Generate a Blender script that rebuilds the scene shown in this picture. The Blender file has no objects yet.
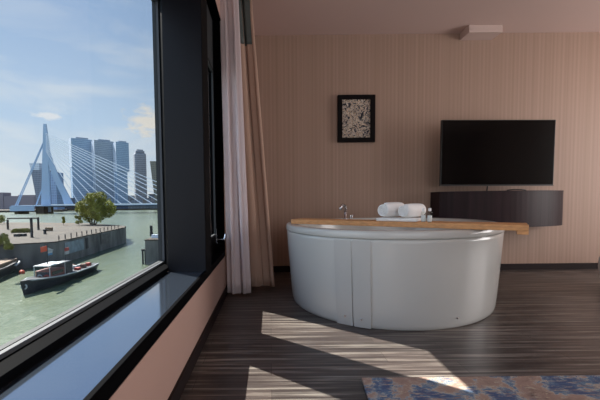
import bpy, bmesh, math, random
from mathutils import Vector, Matrix, noise
random.seed(7)
C = bpy.context.scene.collection
PI = math.pi

# ------------------------------------------------------------------ camera
F = 350.0; H = 0.83
p_, r_ = math.radians(3), math.radians(.57)
PPX, PPY = 270.0, 219.3
R0 = Vector((1, 0, 0)); U0 = Vector((0, math.sin(p_), math.cos(p_))); D0 = Vector((0, math.cos(p_), -math.sin(p_)))
RR = math.cos(r_) * R0 - math.sin(r_) * U0
UU = math.sin(r_) * R0 + math.cos(r_) * U0
def proj(P):
    v = Vector(P) - Vector((0, 0, H)); z = v.dot(D0)
    return PPX + F * v.dot(RR) / z, PPY - F * v.dot(UU) / z
def back(px, py, z=None, y=None):
    d = D0 + RR * (px - PPX) / F - UU * (py - PPY) / F
    t = (z - H) / d.z if z is not None else y / d.y
    return Vector((0, 0, H)) + d * t

cam = bpy.data.cameras.new('camera'); co = bpy.data.objects.new('camera', cam); C.objects.link(co)
M = Matrix((RR, UU, -D0)).transposed().to_4x4(); M.translation = (0, 0, H)
co.matrix_world = M
cam.sensor_width = 36; cam.lens = F / 600 * 36
cam.shift_x = (300 - PPX) / 600; cam.shift_y = (PPY - 200) / 600
cam.clip_end = 5000; cam.clip_start = .02
bpy.context.scene.camera = co
vs = bpy.context.scene.view_settings
vs.view_transform = 'Standard'; vs.look = 'None'; vs.gamma = 1; vs.exposure = 0; vs.use_curve_mapping = False

# ------------------------------------------------------------------ materials
def lin(c):
    return tuple(((v / 255) / 12.92 if v / 255 <= .04045 else ((v / 255 + .055) / 1.055) ** 2.4) for v in c) + (1,)
def mat(name, col, rough=.6, metal=0, spec=.5, noise_amt=0, noise_scale=8, stretch=(1, 1, 1), bump=0, coat=0, sheen=0, emit=None):
    m = bpy.data.materials.new(name); m.use_nodes = True
    nt = m.node_tree; b = nt.nodes['Principled BSDF']
    c = lin(col)
    b.inputs['Base Color'].default_value = c
    b.inputs['Roughness'].default_value = rough
    b.inputs['Metallic'].default_value = metal
    b.inputs['Specular IOR Level'].default_value = spec
    b.inputs['Coat Weight'].default_value = coat
    b.inputs['Sheen Weight'].default_value = sheen
    if emit:
        b.inputs['Emission Color'].default_value = lin(emit[0]); b.inputs['Emission Strength'].default_value = emit[1]
    tc = nt.nodes.new('ShaderNodeTexCoord'); mp = nt.nodes.new('ShaderNodeMapping')
    mp.inputs['Scale'].default_value = stretch
    nz = nt.nodes.new('ShaderNodeTexNoise'); nz.inputs['Scale'].default_value = noise_scale; nz.inputs['Detail'].default_value = 5
    nt.links.new(tc.outputs['Object'], mp.inputs['Vector']); nt.links.new(mp.outputs['Vector'], nz.inputs['Vector'])
    if noise_amt:
        rp = nt.nodes.new('ShaderNodeValToRGB')
        rp.color_ramp.elements[0].position = .3; rp.color_ramp.elements[1].position = .7
        rp.color_ramp.elements[0].color = tuple(v * (1 - noise_amt) for v in c[:3]) + (1,)
        rp.color_ramp.elements[1].color = tuple(min(1, v * (1 + noise_amt)) for v in c[:3]) + (1,)
        nt.links.new(nz.outputs['Fac'], rp.inputs['Fac']); nt.links.new(rp.outputs['Color'], b.inputs['Base Color'])
    if bump:
        bp = nt.nodes.new('ShaderNodeBump'); bp.inputs['Strength'].default_value = bump; bp.inputs['Distance'].default_value = .01
        nt.links.new(nz.outputs['Fac'], bp.inputs['Height']); nt.links.new(bp.outputs['Normal'], b.inputs['Normal'])
    return m
def ramp(nt, fac, stops, interp='LINEAR'):
    r = nt.nodes.new('ShaderNodeValToRGB'); cr = r.color_ramp; cr.interpolation = interp
    while len(cr.elements) < len(stops): cr.elements.new(.5)
    for e, (pos, col) in zip(cr.elements, stops): e.position = pos; e.color = col
    nt.links.new(fac, r.inputs['Fac']); return r.outputs['Color']
def texvec(nt, scale=(1, 1, 1), kind='Object', rot=(0, 0, 0)):
    tc = nt.nodes.new('ShaderNodeTexCoord'); mp = nt.nodes.new('ShaderNodeMapping')
    mp.inputs['Scale'].default_value = scale; mp.inputs['Rotation'].default_value = rot
    nt.links.new(tc.outputs[kind], mp.inputs['Vector']); return mp.outputs['Vector']
def nnoise(nt, vec, scale, detail=4, rough=.5, dist=0):
    n = nt.nodes.new('ShaderNodeTexNoise'); n.inputs['Scale'].default_value = scale; n.inputs['Detail'].default_value = detail
    n.inputs['Roughness'].default_value = rough; n.inputs['Distortion'].default_value = dist
    nt.links.new(vec, n.inputs['Vector']); return n.outputs['Fac']
def mixc(nt, fac, a, b, mode='MIX'):
    n = nt.nodes.new('ShaderNodeMix'); n.data_type = 'RGBA'; n.blend_type = mode
    for sock, v in ((n.inputs[0], fac), (n.inputs[6], a), (n.inputs[7], b)):
        if isinstance(v, (int, float)): sock.default_value = v
        elif isinstance(v, tuple): sock.default_value = v
        else: nt.links.new(v, sock)
    return n.outputs[2]

# wallpaper with fine vertical ribs
wallp = mat('ribbed_wallpaper', (166, 134, 121), .55, spec=.35)
nt = wallp.node_tree; b = nt.nodes['Principled BSDF']
v = texvec(nt, (16, 16, .05)); f1 = nnoise(nt, v, 1, 2)
v2 = texvec(nt, (62, 62, .12)); f2 = nnoise(nt, v2, 1, 3, .7)
c1 = ramp(nt, f1, [(.35, lin((163, 137, 121))), (.65, lin((168, 141, 126)))])
c2 = ramp(nt, f2, [(.36, (.92, .915, .91, 1)), (.62, (1.04, 1.04, 1.04, 1))])
wv = nt.nodes.new('ShaderNodeTexWave'); wv.bands_direction = 'X'; wv.inputs['Scale'].default_value = 7.0; wv.inputs['Distortion'].default_value = .4; nt.links.new(texvec(nt, (1, 0, 0)), wv.inputs['Vector'])
c3 = ramp(nt, wv.outputs['Fac'], [(.2, (.95, .945, .94, 1)), (.8, (1.03, 1.03, 1.03, 1))])
nt.links.new(mixc(nt, 1.0, mixc(nt, 1.0, c1, c2, 'MULTIPLY'), c3, 'MULTIPLY'), b.inputs['Base Color'])
bp = nt.nodes.new('ShaderNodeBump'); bp.inputs['Strength'].default_value = .25; bp.inputs['Distance'].default_value = .004
nt.links.new(f2, bp.inputs['Height']); nt.links.new(bp.outputs['Normal'], b.inputs['Normal'])

# dark streaked wood floor, planks run along x
floorm = mat('dark_wood_planks', (90, 80, 76), .34, spec=.35)
nt = floorm.node_tree; b = nt.nodes['Principled BSDF']
vb = texvec(nt, (1, 1, 1))
bk = nt.nodes.new('ShaderNodeTexBrick'); nt.links.new(vb, bk.inputs['Vector'])
bk.inputs['Scale'].default_value = 1; bk.inputs['Brick Width'].default_value = .95; bk.inputs['Row Height'].default_value = .125
bk.inputs['Mortar Size'].default_value = .0013; bk.inputs['Mortar Smooth'].default_value = .2; bk.offset = .37
bk.inputs['Color1'].default_value = (.80, .80, .80, 1); bk.inputs['Color2'].default_value = (1.15, 1.12, 1.1, 1); bk.inputs['Mortar'].default_value = (.35, .33, .32, 1)
vs1 = texvec(nt, (1.3, 42, 1)); g1 = nnoise(nt, vs1, 1, 6, .65, .3)
vs2 = texvec(nt, (3, 170, 1)); g2 = nnoise(nt, vs2, 1, 3, .6)
c1 = ramp(nt, g1, [(.3, lin((44, 37, 36))), (.5, lin((76, 68, 65))), (.70, lin((150, 143, 134)))])
c2 = ramp(nt, g2, [(.3, (.72, .72, .72, 1)), (.7, (1.15, 1.15, 1.15, 1))])
cc = mixc(nt, 1.0, mixc(nt, 1.0, c1, c2, 'MULTIPLY'), bk.outputs['Color'], 'MULTIPLY')
nt.links.new(cc, b.inputs['Base Color'])
bp = nt.nodes.new('ShaderNodeBump'); bp.inputs['Strength'].default_value = .15; bp.inputs['Distance'].default_value = .002
nt.links.new(g1, bp.inputs['Height']); nt.links.new(bp.outputs['Normal'], b.inputs['Normal'])

# rug
rugm = mat('mottled_rug', (150, 120, 105), .95, spec=.1)
nt = rugm.node_tree; b = nt.nodes['Principled BSDF']
v = texvec(nt, (1, 1, 1), rot=(0, 0, 2.2)); a1 = nnoise(nt, v, 3.2, 8, .66, .4)
v = texvec(nt, (1, 1, 1), rot=(0, 0, 1)); a2 = nnoise(nt, v, 6, 9, .75, .4)
v = texvec(nt, (4, 30, 1), rot=(0, 0, -.5)); a3 = nnoise(nt, v, 3, 6, .7)
c1 = ramp(nt, a1, [(.45, lin((80, 92, 122))), (.49, lin((110, 130, 148))), (.505, lin((170, 166, 158))), (.52, lin((164, 138, 124))), (.60, lin((150, 126, 114))), (.66, lin((108, 88, 82)))])
c2 = ramp(nt, a2, [(.44, lin((86, 104, 136))), (.48, lin((196, 180, 156))), (.53, lin((152, 126, 114)))])
fm = ramp(nt, a3, [(.50, (0, 0, 0, 1)), (.60, (1, 1, 1, 1))])
nt.links.new(mixc(nt, fm, c1, c2), b.inputs['Base Color'])
bp = nt.nodes.new('ShaderNodeBump'); bp.inputs['Strength'].default_value = .5; bp.inputs['Distance'].default_value = .004
nt.links.new(nnoise(nt, texvec(nt, (1, 1, 1)), 220, 2), bp.inputs['Height']); nt.links.new(bp.outputs['Normal'], b.inputs['Normal'])

# abstract print
artm = mat('abstract_print', (150, 140, 130), .7)
nt = artm.node_tree; b = nt.nodes['Principled BSDF']
v = texvec(nt, (1, 1, 1)); a1 = nnoise(nt, v, 13, 4, .6, 4)
v = texvec(nt, (1, 1, 1), rot=(.3, .4, 0)); a2 = nnoise(nt, v, 6, 4, .6, 1)
c1 = ramp(nt, a1, [(.42, lin((20, 20, 30))), (.47, lin((60, 60, 84))), (.5, lin((240, 230, 214))), (.54, lin((190, 150, 110))), (.57, lin((40, 32, 36))), (.62, lin((210, 200, 188)))])
nt.links.new(mixc(nt, ramp(nt, a2, [(.58, (0, 0, 0, 1)), (.66, (.7, .7, .7, 1))]), c1, lin((205, 196, 182))), b.inputs['Base Color'])

# dark cabinet wood
cabm = mat('dark_veneer', (42, 27, 31), .5, noise_amt=.35, noise_scale=1, stretch=(28, 28, .9), spec=.2)
boardm = mat('bath_board_wood', (204, 148, 96), .55, noise_amt=.18, noise_scale=4, stretch=(3, 9, 20))
ceilm = mat('ceiling_paint', (205, 180, 172), .9)
pinkm = mat('painted_wall', (182, 150, 138), .8)
blackm = mat('black_window_frame', (5, 5, 7), .6, spec=.02)
panelm = mat('dark_navy_panel', (9, 9, 16), .42, spec=.25)
sillm = mat('glossy_blue_black_sill', (134, 149, 170), .1, .92)
skirtm = mat('dark_skirting', (34, 24, 24), .6, spec=.2)
alum = mat('aluminium_gasket', (66, 70, 76), .6)
gaskd = mat('rubber_gasket', (34, 40, 44), .7)
chrome = mat('chrome', (210, 210, 214), .12, 1)
acryl = mat('white_acrylic', (196, 196, 192), .2, spec=.45, coat=.1)
acryl2 = mat('grey_acrylic_panel', (186, 186, 183), .22, spec=.45)
darkgap = mat('dark_gap', (30, 30, 32), .8)
towelm = mat('white_terry', (248, 248, 248), .95, bump=.6, noise_scale=160, sheen=.3)
tvscr = mat('tv_screen', (4, 4, 5), .16, spec=.35)
tvbez = mat('tv_bezel', (14, 14, 16), .35)
tvrim = mat('tv_lower_rim', (70, 66, 66), .4, .5)
ottom = mat('white_boucle', (226, 220, 216), .9, bump=.4, noise_scale=90)
greyband = mat('grey_green_band', (78, 86, 84), .5, noise_amt=.15, noise_scale=3)
offwhite = mat('off_white_plastic', (204, 182, 174), .6)
plastic_w = mat('bottle_label', (236, 236, 236), .4)

def fabric(name, col, trans):
    m = mat(name, col, .9, bump=.25, noise_scale=350)
    nt = m.node_tree; b = nt.nodes['Principled BSDF']; out = nt.nodes['Material Output']
    t = nt.nodes.new('ShaderNodeBsdfTranslucent'); t.inputs['Color'].default_value = lin(col)
    mx = nt.nodes.new('ShaderNodeMixShader'); mx.inputs[0].default_value = trans
    nt.links.new(b.outputs[0], mx.inputs[1]); nt.links.new(t.outputs[0], mx.inputs[2]); nt.links.new(mx.outputs[0], out.inputs[0])
    return m
sheer = fabric('sheer_white_fabric', (234, 222, 224), .35)
drape = fabric('beige_drape_fabric', (196, 164, 146), .15)

def glass(name, tint=(.97, .985, .98), rough=0.0, refl=1):
    m = bpy.data.materials.new(name); m.use_nodes = True; nt = m.node_tree; nt.nodes.clear()
    o = nt.nodes.new('ShaderNodeOutputMaterial'); t = nt.nodes.new('ShaderNodeBsdfTransparent'); g = nt.nodes.new('ShaderNodeBsdfGlossy')
    t.inputs['Color'].default_value = tint + (1,); g.inputs['Roughness'].default_value = rough
    lw = nt.nodes.new('ShaderNodeLayerWeight'); pw = nt.nodes.new('ShaderNodeMath'); pw.operation = 'POWER'; pw.inputs[1].default_value = 5
    nt.links.new(lw.outputs['Facing'], pw.inputs[0])
    fr = nt.nodes.new('ShaderNodeMath'); fr.operation = 'MULTIPLY_ADD'; fr.inputs[1].default_value = .4; fr.inputs[2].default_value = .02; nt.links.new(pw.outputs[0], fr.inputs[0])
    mx = nt.nodes.new('ShaderNodeMixShader')
    nt.links.new(fr.outputs[0], mx.inputs[0]); nt.links.new(t.outputs[0], mx.inputs[1]); nt.links.new(g.outputs[0], mx.inputs[2]); nt.links.new(mx.outputs[0], o.inputs[0])
    return m
paneglass = glass('window_glass'); bottleg = glass('bottle_plastic', (.88, .92, .92), .05)

# ------------------------------------------------------------------ mesh building
class MB:
    def __init__(s): s.v = []; s.f = []
    def add(s, vs, fs):
        n = len(s.v); s.v += [Vector(v) for v in vs]; s.f += [tuple(i + n for i in f) for f in fs]; return s
    def box(s, x0, x1, y0, y1, z0, z1):
        vs = [(x0, y0, z0), (x1, y0, z0), (x1, y1, z0), (x0, y1, z0), (x0, y0, z1), (x1, y0, z1), (x1, y1, z1), (x0, y1, z1)]
        return s.add(vs, [(0, 3, 2, 1), (4, 5, 6, 7), (0, 1, 5, 4), (1, 2, 6, 5), (2, 3, 7, 6), (3, 0, 4, 7)])
    def prism(s, poly, z0, z1, top=None):
        n = len(poly); top = top or poly
        vs = [(x, y, z0) for x, y in poly] + [(x, y, z1) for x, y in top]
        return s.add(vs, [tuple(range(n - 1, -1, -1)), tuple(range(n, 2 * n))] + [(i, (i + 1) % n, n + (i + 1) % n, n + i) for i in range(n)])
    def tube(s, pts, r, n=10, caps=True):
        pts = [Vector(p) for p in pts]; rs = r if isinstance(r, (list, tuple)) else [r] * len(pts)
        base = len(s.v); prev = None
        for i, p in enumerate(pts):
            d = (pts[min(i + 1, len(pts) - 1)] - pts[max(i - 1, 0)]).normalized()
            if prev is None:
                a = Vector((0, 0, 1)) if abs(d.z) < .9 else Vector((1, 0, 0)); u = d.cross(a).normalized()
            else:
                u = (prev - d * prev.dot(d)).normalized()
            prev = u; w = d.cross(u)
            for k in range(n):
                t = 2 * PI * k / n; s.v.append(p + (u * math.cos(t) + w * math.sin(t)) * rs[i])
        for i in range(len(pts) - 1):
            for k in range(n):
                a = base + i * n + k; b_ = base + i * n + (k + 1) % n
                s.f.append((a, b_, b_ + n, a + n))
        if caps:
            s.f.append(tuple(base + k for k in range(n - 1, -1, -1))); s.f.append(tuple(base + (len(pts) - 1) * n + k for k in range(n)))
        return s
    def lathe(s, prof, c=(0, 0, 0), n=32):
        base = len(s.v)
        for r, z in prof:
            for k in range(n):
                t = 2 * PI * k / n; s.v.append(Vector((c[0] + r * math.cos(t), c[1] + r * math.sin(t), c[2] + z)))
        for i in range(len(prof) - 1):
            for k in range(n):
                a = base + i * n + k; b_ = base + i * n + (k + 1) % n
                s.f.append((a, b_, b_ + n, a + n))
        s.f.append(tuple(base + k for k in range(n - 1, -1, -1))); s.f.append(tuple(base + (len(prof) - 1) * n + k for k in range(n)))
        return s
    def grid(s, fn, nu, nv, closed=False):
        base = len(s.v)
        for j in range(nv + 1):
            for i in range(nu + (0 if closed else 1)): s.v.append(Vector(fn(i / nu, j / nv)))
        w = nu if closed else nu + 1
        for j in range(nv):
            for i in range(nu):
                a = base + j * w + i; b_ = base + j * w + (i + 1) % w
                s.f.append((a, b_, b_ + w, a + w))
        return s
    def xf(s, M): s.v = [M @ v for v in s.v]; return s

def obj(name, mb, m, parent=None, smooth=False, bevel=0, origin=None, solid=0, sub=0, **tags):
    if parent is not None: off = Vector(parent['_o'])
    elif origin is not None: off = Vector(origin)
    else:
        xs = [v.x for v in mb.v]; ys = [v.y for v in mb.v]; zs = [v.z for v in mb.v]
        off = Vector(((min(xs) + max(xs)) / 2, (min(ys) + max(ys)) / 2, min(zs)))
    me = bpy.data.meshes.new(name); me.from_pydata([v - off for v in mb.v], [], mb.f); me.update()
    bm = bmesh.new(); bm.from_mesh(me); bmesh.ops.recalc_face_normals(bm, faces=bm.faces); bm.to_mesh(me); bm.free()
    o = bpy.data.objects.new(name, me); C.objects.link(o); me.materials.append(m)
    if smooth:
        for p in me.polygons: p.use_smooth = True
    if solid:
        md = o.modifiers.new('solid', 'SOLIDIFY'); md.thickness = solid; md.offset = 0
    if bevel:
        md = o.modifiers.new('bevel', 'BEVEL'); md.width = bevel; md.segments = 3; md.limit_method = 'ANGLE'; md.angle_limit = .6
    if sub:
        md = o.modifiers.new('sub', 'SUBSURF'); md.levels = sub; md.render_levels = sub
    if smooth and (bevel or not sub):
        pass
    if parent is not None: o.parent = parent
    else: o.location = off
    o['_o'] = tuple(off)
    for k, v in tags.items(): o[k] = v
    return o
def empty(name, loc, **tags):
    o = bpy.data.objects.new(name, None); C.objects.link(o); o.location = loc; o['_o'] = tuple(loc); o.empty_display_size = .1
    for k, v in tags.items(): o[k] = v
    return o
S = dict(kind='structure')

# ------------------------------------------------------------------ room shell
YW, ZC, XR, YB, XL = 4.06, 2.70, 5.6, -2.6, -.40
obj('floor', MB().box(-.75, XR + .2, YB - .2, YW + .2, -.12, 0), floorm, origin=(0, 0, 0), **S)
obj('ceiling', MB().box(-.75, XR + .2, YB - .2, YW + .2, ZC, ZC + .12), ceilm, **S)
obj('wall_back', MB().box(-.75, XR + .2, YW, YW + .2, 0, ZC), wallp, origin=(0, 4, 0), **S)
obj('wall_front', MB().box(-.75, .3, YB - .2, YB, 0, ZC).box(3.9, XR + .2, YB - .2, YB, 0, ZC).box(.3, 3.9, YB - .2, YB, 0, .3).box(.3, 3.9, YB - .2, YB, 2.45, ZC), wallp, origin=(0, -2, 0), **S)
w = MB()
w.box(-.735, XL, YB, YW, 0, .345); w.box(-.735, XL, YB, YW, 2.36, ZC)
w.box(-.735, XL, YB, -.6, .34, 2.35); w.box(-.56, XL, 3.06, YW, .34, 2.35)
obj('wall_left', w, pinkm, **S)
w = MB()   # right wall with a wide opening for the added window
w.box(XR, XR + .2, YB, YW, 0, .35); w.box(XR, XR + .2, YB, YW, 2.45, ZC)
w.box(XR, XR + .2, YB, .9, .35, 2.45); w.box(XR, XR + .2, 3.5, YW, .35, 2.45)
obj('wall_right', w, wallp, **S)
obj('baseboard_back', MB().box(XL, XR, YW - .016, YW, 0, .07), skirtm, **S)
obj('baseboard_left', MB().box(XL, XL + .012, YB, YW - .016, 0, .073), skirtm, **S)
obj('baseboard_right', MB().box(XR - .014, XR, YB, YW - .016, 0, .07), skirtm, **S)
obj('trim_1', MB().box(-.6305, XL + .001, 2.14, 2.33, .352, 2.36), panelm, bevel=.002, **S)
obj('trim_2', MB().box(XL + .001, XL + .004, 2.139, 2.335, .352, 2.36), mat('matt_black_cladding', (9, 9, 11), .8, spec=.1), **S)

# window 1 (large fixed pane)
def ring(mb, x0, x1, y0, y1, z0, z1, t, tb=None, tt=None):
    tb = tb or t; tt = tt or t
    mb.box(x0, x1, y0, y1, z0, z0 + tb); mb.box(x0, x1, y0, y1, z1 - tt, z1)
    mb.box(x0, x1, y0, y0 + t, z0 + tb, z1 - tt); mb.box(x0, x1, y1 - t, y1, z0 + tb, z1 - tt); return mb
w1 = empty('window_1', (-.65, .8, .40), **S)
fr = MB().box(-.735, -.631, -.6, 2.34, 2.105, 2.35).box(-.692, -.631, -.6, -.53, .40, 2.10)
fr.prism([(-.631, 2.1405), (-.631, 2.335), (-.735, 2.335), (-.735, 2.286), (-.692, 2.286)], .40, 2.10)
fr.add([(-.631, -.53, .40), (-.692, -.53, .40), (-.692, -.53, .433), (-.631, -.53, .428), (-.631, 2.14, .40), (-.692, 2.28, .40), (-.692, 2.28, .433), (-.631, 2.14, .428)],
       [(0, 1, 2, 3), (7, 6, 5, 4), (0, 3, 7, 4), (1, 5, 6, 2), (2, 6, 7, 3), (0, 4, 5, 1)])
obj('window_frame', fr, blackm, w1)
obj('gasket', ring(MB(), -.708, -.690, -.535, 2.284, .430, 2.104, .016), alum, w1, bevel=.002)
obj('inner_gasket', ring(MB(), -.728, -.708, -.535, 2.284, .430, 2.104, .018), gaskd, w1)
obj('pane', MB().box(-.732, -.728, -.535, 2.284, .43, 2.104), paneglass, w1)
obj('window_sill', MB().box(-.70, XL - .012, -.6, 2.14, .346, .40), sillm, w1, bevel=.002)
obj('sill_edge', MB().box(XL - .012, XL + .004, -.6, 2.14, .351, .402), blackm, w1, bevel=.002)
obj('head_lining', MB().box(-.68, XL + .003, -.6, 2.14, 2.345, 2.36), blackm, w1)
# window 2 (narrow opening casement)
w2 = empty('window_2', (-.48, 2.68, .40), **S)
fr = MB(); fr.box(-.50, -.462, 2.33, 2.47, .40, 2.35); fr.box(-.50, -.462, 2.95, 3.03, .40, 2.35); fr.box(-.50, XL + .003, 3.03, 3.06, .352, 2.36)
fr.box(-.50, -.462, 2.47, 2.95, .40, .555); fr.box(-.50, -.462, 2.47, 2.95, 1.90, 2.35); fr.box(-.50, XL + .003, 2.33, 3.03, 2.345, 2.36)
obj('sash_profile', MB().box(-.4615, -.458, 2.70, 2.948, 1.92, 2.31), gaskd, w2)
obj('window_frame', fr, blackm, w2, bevel=.003)
obj('gasket', ring(MB(), -.474, -.459, 2.462, 2.962, .543, 1.908, .014), gaskd, w2)
obj('pane', MB().box(-.488, -.484, 2.465, 2.955, .55, 1.905), paneglass, w2)
obj('window_sill', MB().box(-.50, XL + .004, 2.33, 3.03, .351, .40), blackm, w2, bevel=.003)
hd = MB().box(-.462, -.452, 2.955, 2.985, .475, .60)
hd.tube([(-.452, 2.97, .505), (-.415, 2.97, .503), (-.394, 2.97, .506), (-.386, 2.972, .517), (-.382, 2.98, .55)], .0115, 10)
obj('handle', hd, chrome, w2, smooth=False, bevel=.001, label='chrome lever handle')

# window 3 in the right wall: unseen, added for light from that side
w3 = empty('added_window_3', (XR + .1, 2.2, .35), **S)
fr = ring(MB(), XR + .06, XR + .13, .9, 3.5, .35, 2.45, .06)
fr.box(XR + .06, XR + .13, 2.17, 2.23, .41, 2.39)
obj('window_frame', fr, blackm, w3, bevel=.003)
obj('pane', MB().box(XR + .09, XR + .096, 0.95, 3.45, .40, 2.40), paneglass, w3)
obj('window_sill', MB().box(XR - .03, XR + .06, .9, 3.5, .33, .35), blackm, w3)

w4 = empty('added_window_4', (2.1, YB - .1, .3), **S)  # unseen rear window, added to hold a soft fill lamp
fr = MB(); fr.box(.3, 3.9, YB - .13, YB - .06, .3, .36).box(.3, 3.9, YB - .13, YB - .06, 2.39, 2.45)
for x in (.3, 2.07, 3.84): fr.box(x, x + .06, YB - .13, YB - .06, .36, 2.39)
obj('window_frame', fr, blackm, w4, bevel=.003)
obj('pane', MB().box(.33, 3.87, YB - .1, YB - .094, .33, 2.42), paneglass, w4)

# ------------------------------------------------------------------ bathtub
cx, cy, ta, tb_, tan_ = 1.039, 3.075, 1.0, .85, 1.006
def tubp(th, s, z, off=0.0):
    x = ta * math.cos(th) * s; y = tb_ * math.sin(th) * s
    if off:
        n = Vector((math.cos(th) / ta, math.sin(th) / tb_)).normalized(); x += n.x * off; y += n.y * off
    X = x * math.cos(tan_) - y * math.sin(tan_); Y = x * math.sin(tan_) + y * math.cos(tan_)
    if Y > 0: Y = Y - .22 * Y * Y
    return Vector((cx + X, cy + Y, z))
def side_s(z): return .946 + .054 * (max(z, 0) / .585) ** .8
tub = empty('bathtub', (cx, cy, 0), label='large oval white freestanding bathtub on the dark wood floor', category='bathtub')
prof = [(.90, .0), (.938, .0), (.944, .006)] + [(side_s(z), z) for z in (.03, .1, .2, .3, .4, .5, .56, .580)] + [(.992, .583)]
N = 128
mb = MB()
mb.grid(lambda u, v: tubp(u * 2 * PI, *prof[round(v * (len(prof) - 1))]), N, len(prof) - 1, True)
obj('tub_panel', mb, acryl, tub, smooth=True)
rim = [(.975, .583), (.996, .585), (1.004, .590), (1.006, .600), (1.006, .622), (1.003, .632), (.995, .637), (.97, .638), (.93, .637), (.905, .634), (.893, .626), (.886, .60), (.85, .42), (.80, .26), (.70, .17), (.5, .145), (.2, .14), (.01, .14)]
mb = MB(); mb.grid(lambda u, v: tubp(u * 2 * PI, *rim[round(v * (len(rim) - 1))]), N, len(rim) - 1, True)
obj('basin', mb, acryl, tub, smooth=True)
def th_for(px, z):
    best = None
    for k in range(2000):
        th = 2 * PI * k / 2000; P = tubp(th, side_s(z), z)
        n = tubp(th, side_s(z), z, .01) - P
        if n.dot(Vector((0, 0, H)) - P) < 0: continue
        d = abs(proj(P)[0] - px)
        if best is None or d < best[0]: best = (d, th)
    return best[1]
def strip(pxa, pxb, o0, o1):
    a, b_ = th_for(pxa, .02), th_for(pxb, .02); NU = 6; zs = [.004, .05, .15, .25, .35, .45, .52, .575]
    pr = MB()
    def fn(u, v):
        z = zs[round(v * 7)]; return tubp(a + (b_ - a) * u, side_s(z), z, o0 + (o1 - o0) * v)
    def fb(u, v):
        z = zs[round(v * 7)]; return tubp(a + (b_ - a) * u, side_s(z), z, -.004)
    pr.grid(fn, NU, 7); n = len(pr.v); pr.grid(fb, NU, 7)
    W = NU + 1
    edge = [j * W for j in range(8)], [j * W + NU for j in range(8)]
    for e in edge:
        for j in range(7): pr.f.append((e[j], e[j + 1], e[j + 1] + n, e[j] + n))
    for j in (0, 7):
        for i in range(NU): pr.f.append((j * W + i, j * W + i + 1, j * W + i + 1 + n, j * W + i + n))
    return pr
pan = [obj('access_panel', strip(337.6, 353.2, .011, .003), acryl2, tub), obj('access_panel', strip(354.3, 371.4, .013, .003), acryl2, tub)]
for px, py in ((346, 315.5), (361.5, 318.5), (457, 318)):
    best = None
    for z in [i * .005 for i in range(2, 30)]:
        th = th_for(px, z); q = proj(tubp(th, side_s(z), z)); d = abs(q[1] - py)
        if best is None or d < best[0]: best = (d, th, z)
    _, th, z = best; P = tubp(th, side_s(z), z, .008 if px < 400 else -.003); Q = tubp(th, side_s(z), z, .017 if px < 400 else .005)
    obj('screw_cap', MB().tube([P, Q], .007, 12), chrome, pan[0] if px < 350 else pan[1] if px < 400 else tub, label='small chrome screw cap')
# overflow / drain
P = tubp(.2, .86, .45)
obj('drain', MB().lathe([(.001, .142), (.035, .142), (.035, .148), (.001, .149)], (cx, cy - .1, 0), 24), chrome, tub, label='round chrome drain')

# mixer tap on the far rim
q = back(345, 221, y=3.62); tx, ty = q.x, 3.60
tap = empty('bath_tap', (tx, ty, .637), label='chrome bath tap on the far rim of the bathtub', category='tap')
t = MB().lathe([(.026, 0), (.026, .006), (.017, .012), (.016, .07), (.013, .075)], (tx, ty, .6375), 20)
obj('tap_body', t, chrome, tap, smooth=True)
t = MB().tube([(tx, ty, .70), (tx, ty, .75), (tx - .01, ty - .01, .775), (tx - .035, ty - .04, .785), (tx - .06, ty - .08, .772), (tx - .075, ty - .10, .735)], .014, 12)
obj('spout', t, chrome, tap, smooth=True)
t = MB().tube([(tx + .06, ty, .6385), (tx + .06, ty, .675)], .015, 16).tube([(tx + .06, ty, .672), (tx + .085, ty - .02, .684)], .006, 8)
obj('lever', t, chrome, tap)

# bath board
A = back(529, 224.9, z=.676); B = back(291, 219.3, z=.676)
d = (B - A); L = d.length; d.normalize(); nrm = Vector((-d.y, d.x, 0)); nrm = nrm if nrm.y > 0 else -nrm
MBd = Matrix.Translation((A.x, A.y, 0)) @ Matrix((d, nrm, Vector((0, 0, 1)))).transposed().to_4x4()
bd = empty('bath_board', (A.x, A.y, .64), label='long light wooden board laid across the bathtub', category='bath board')
obj('board_top', MB().box(0, L, 0, .20, .6395, .676).xf(MBd), boardm, bd, bevel=.003)
obj('cleat', MB().box(.0, .055, .0, .20, .618, .6395).xf(MBd), boardm, bd, bevel=.002)

def onboard(px, w_):    # a spot on the board's top from its place along it
    best = min((abs(proj(MBd @ Vector((s_ * .005, w_, .676)))[0] - px), s_ * .005) for s_ in range(0, int(L / .005)))
    return best[1]
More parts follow.
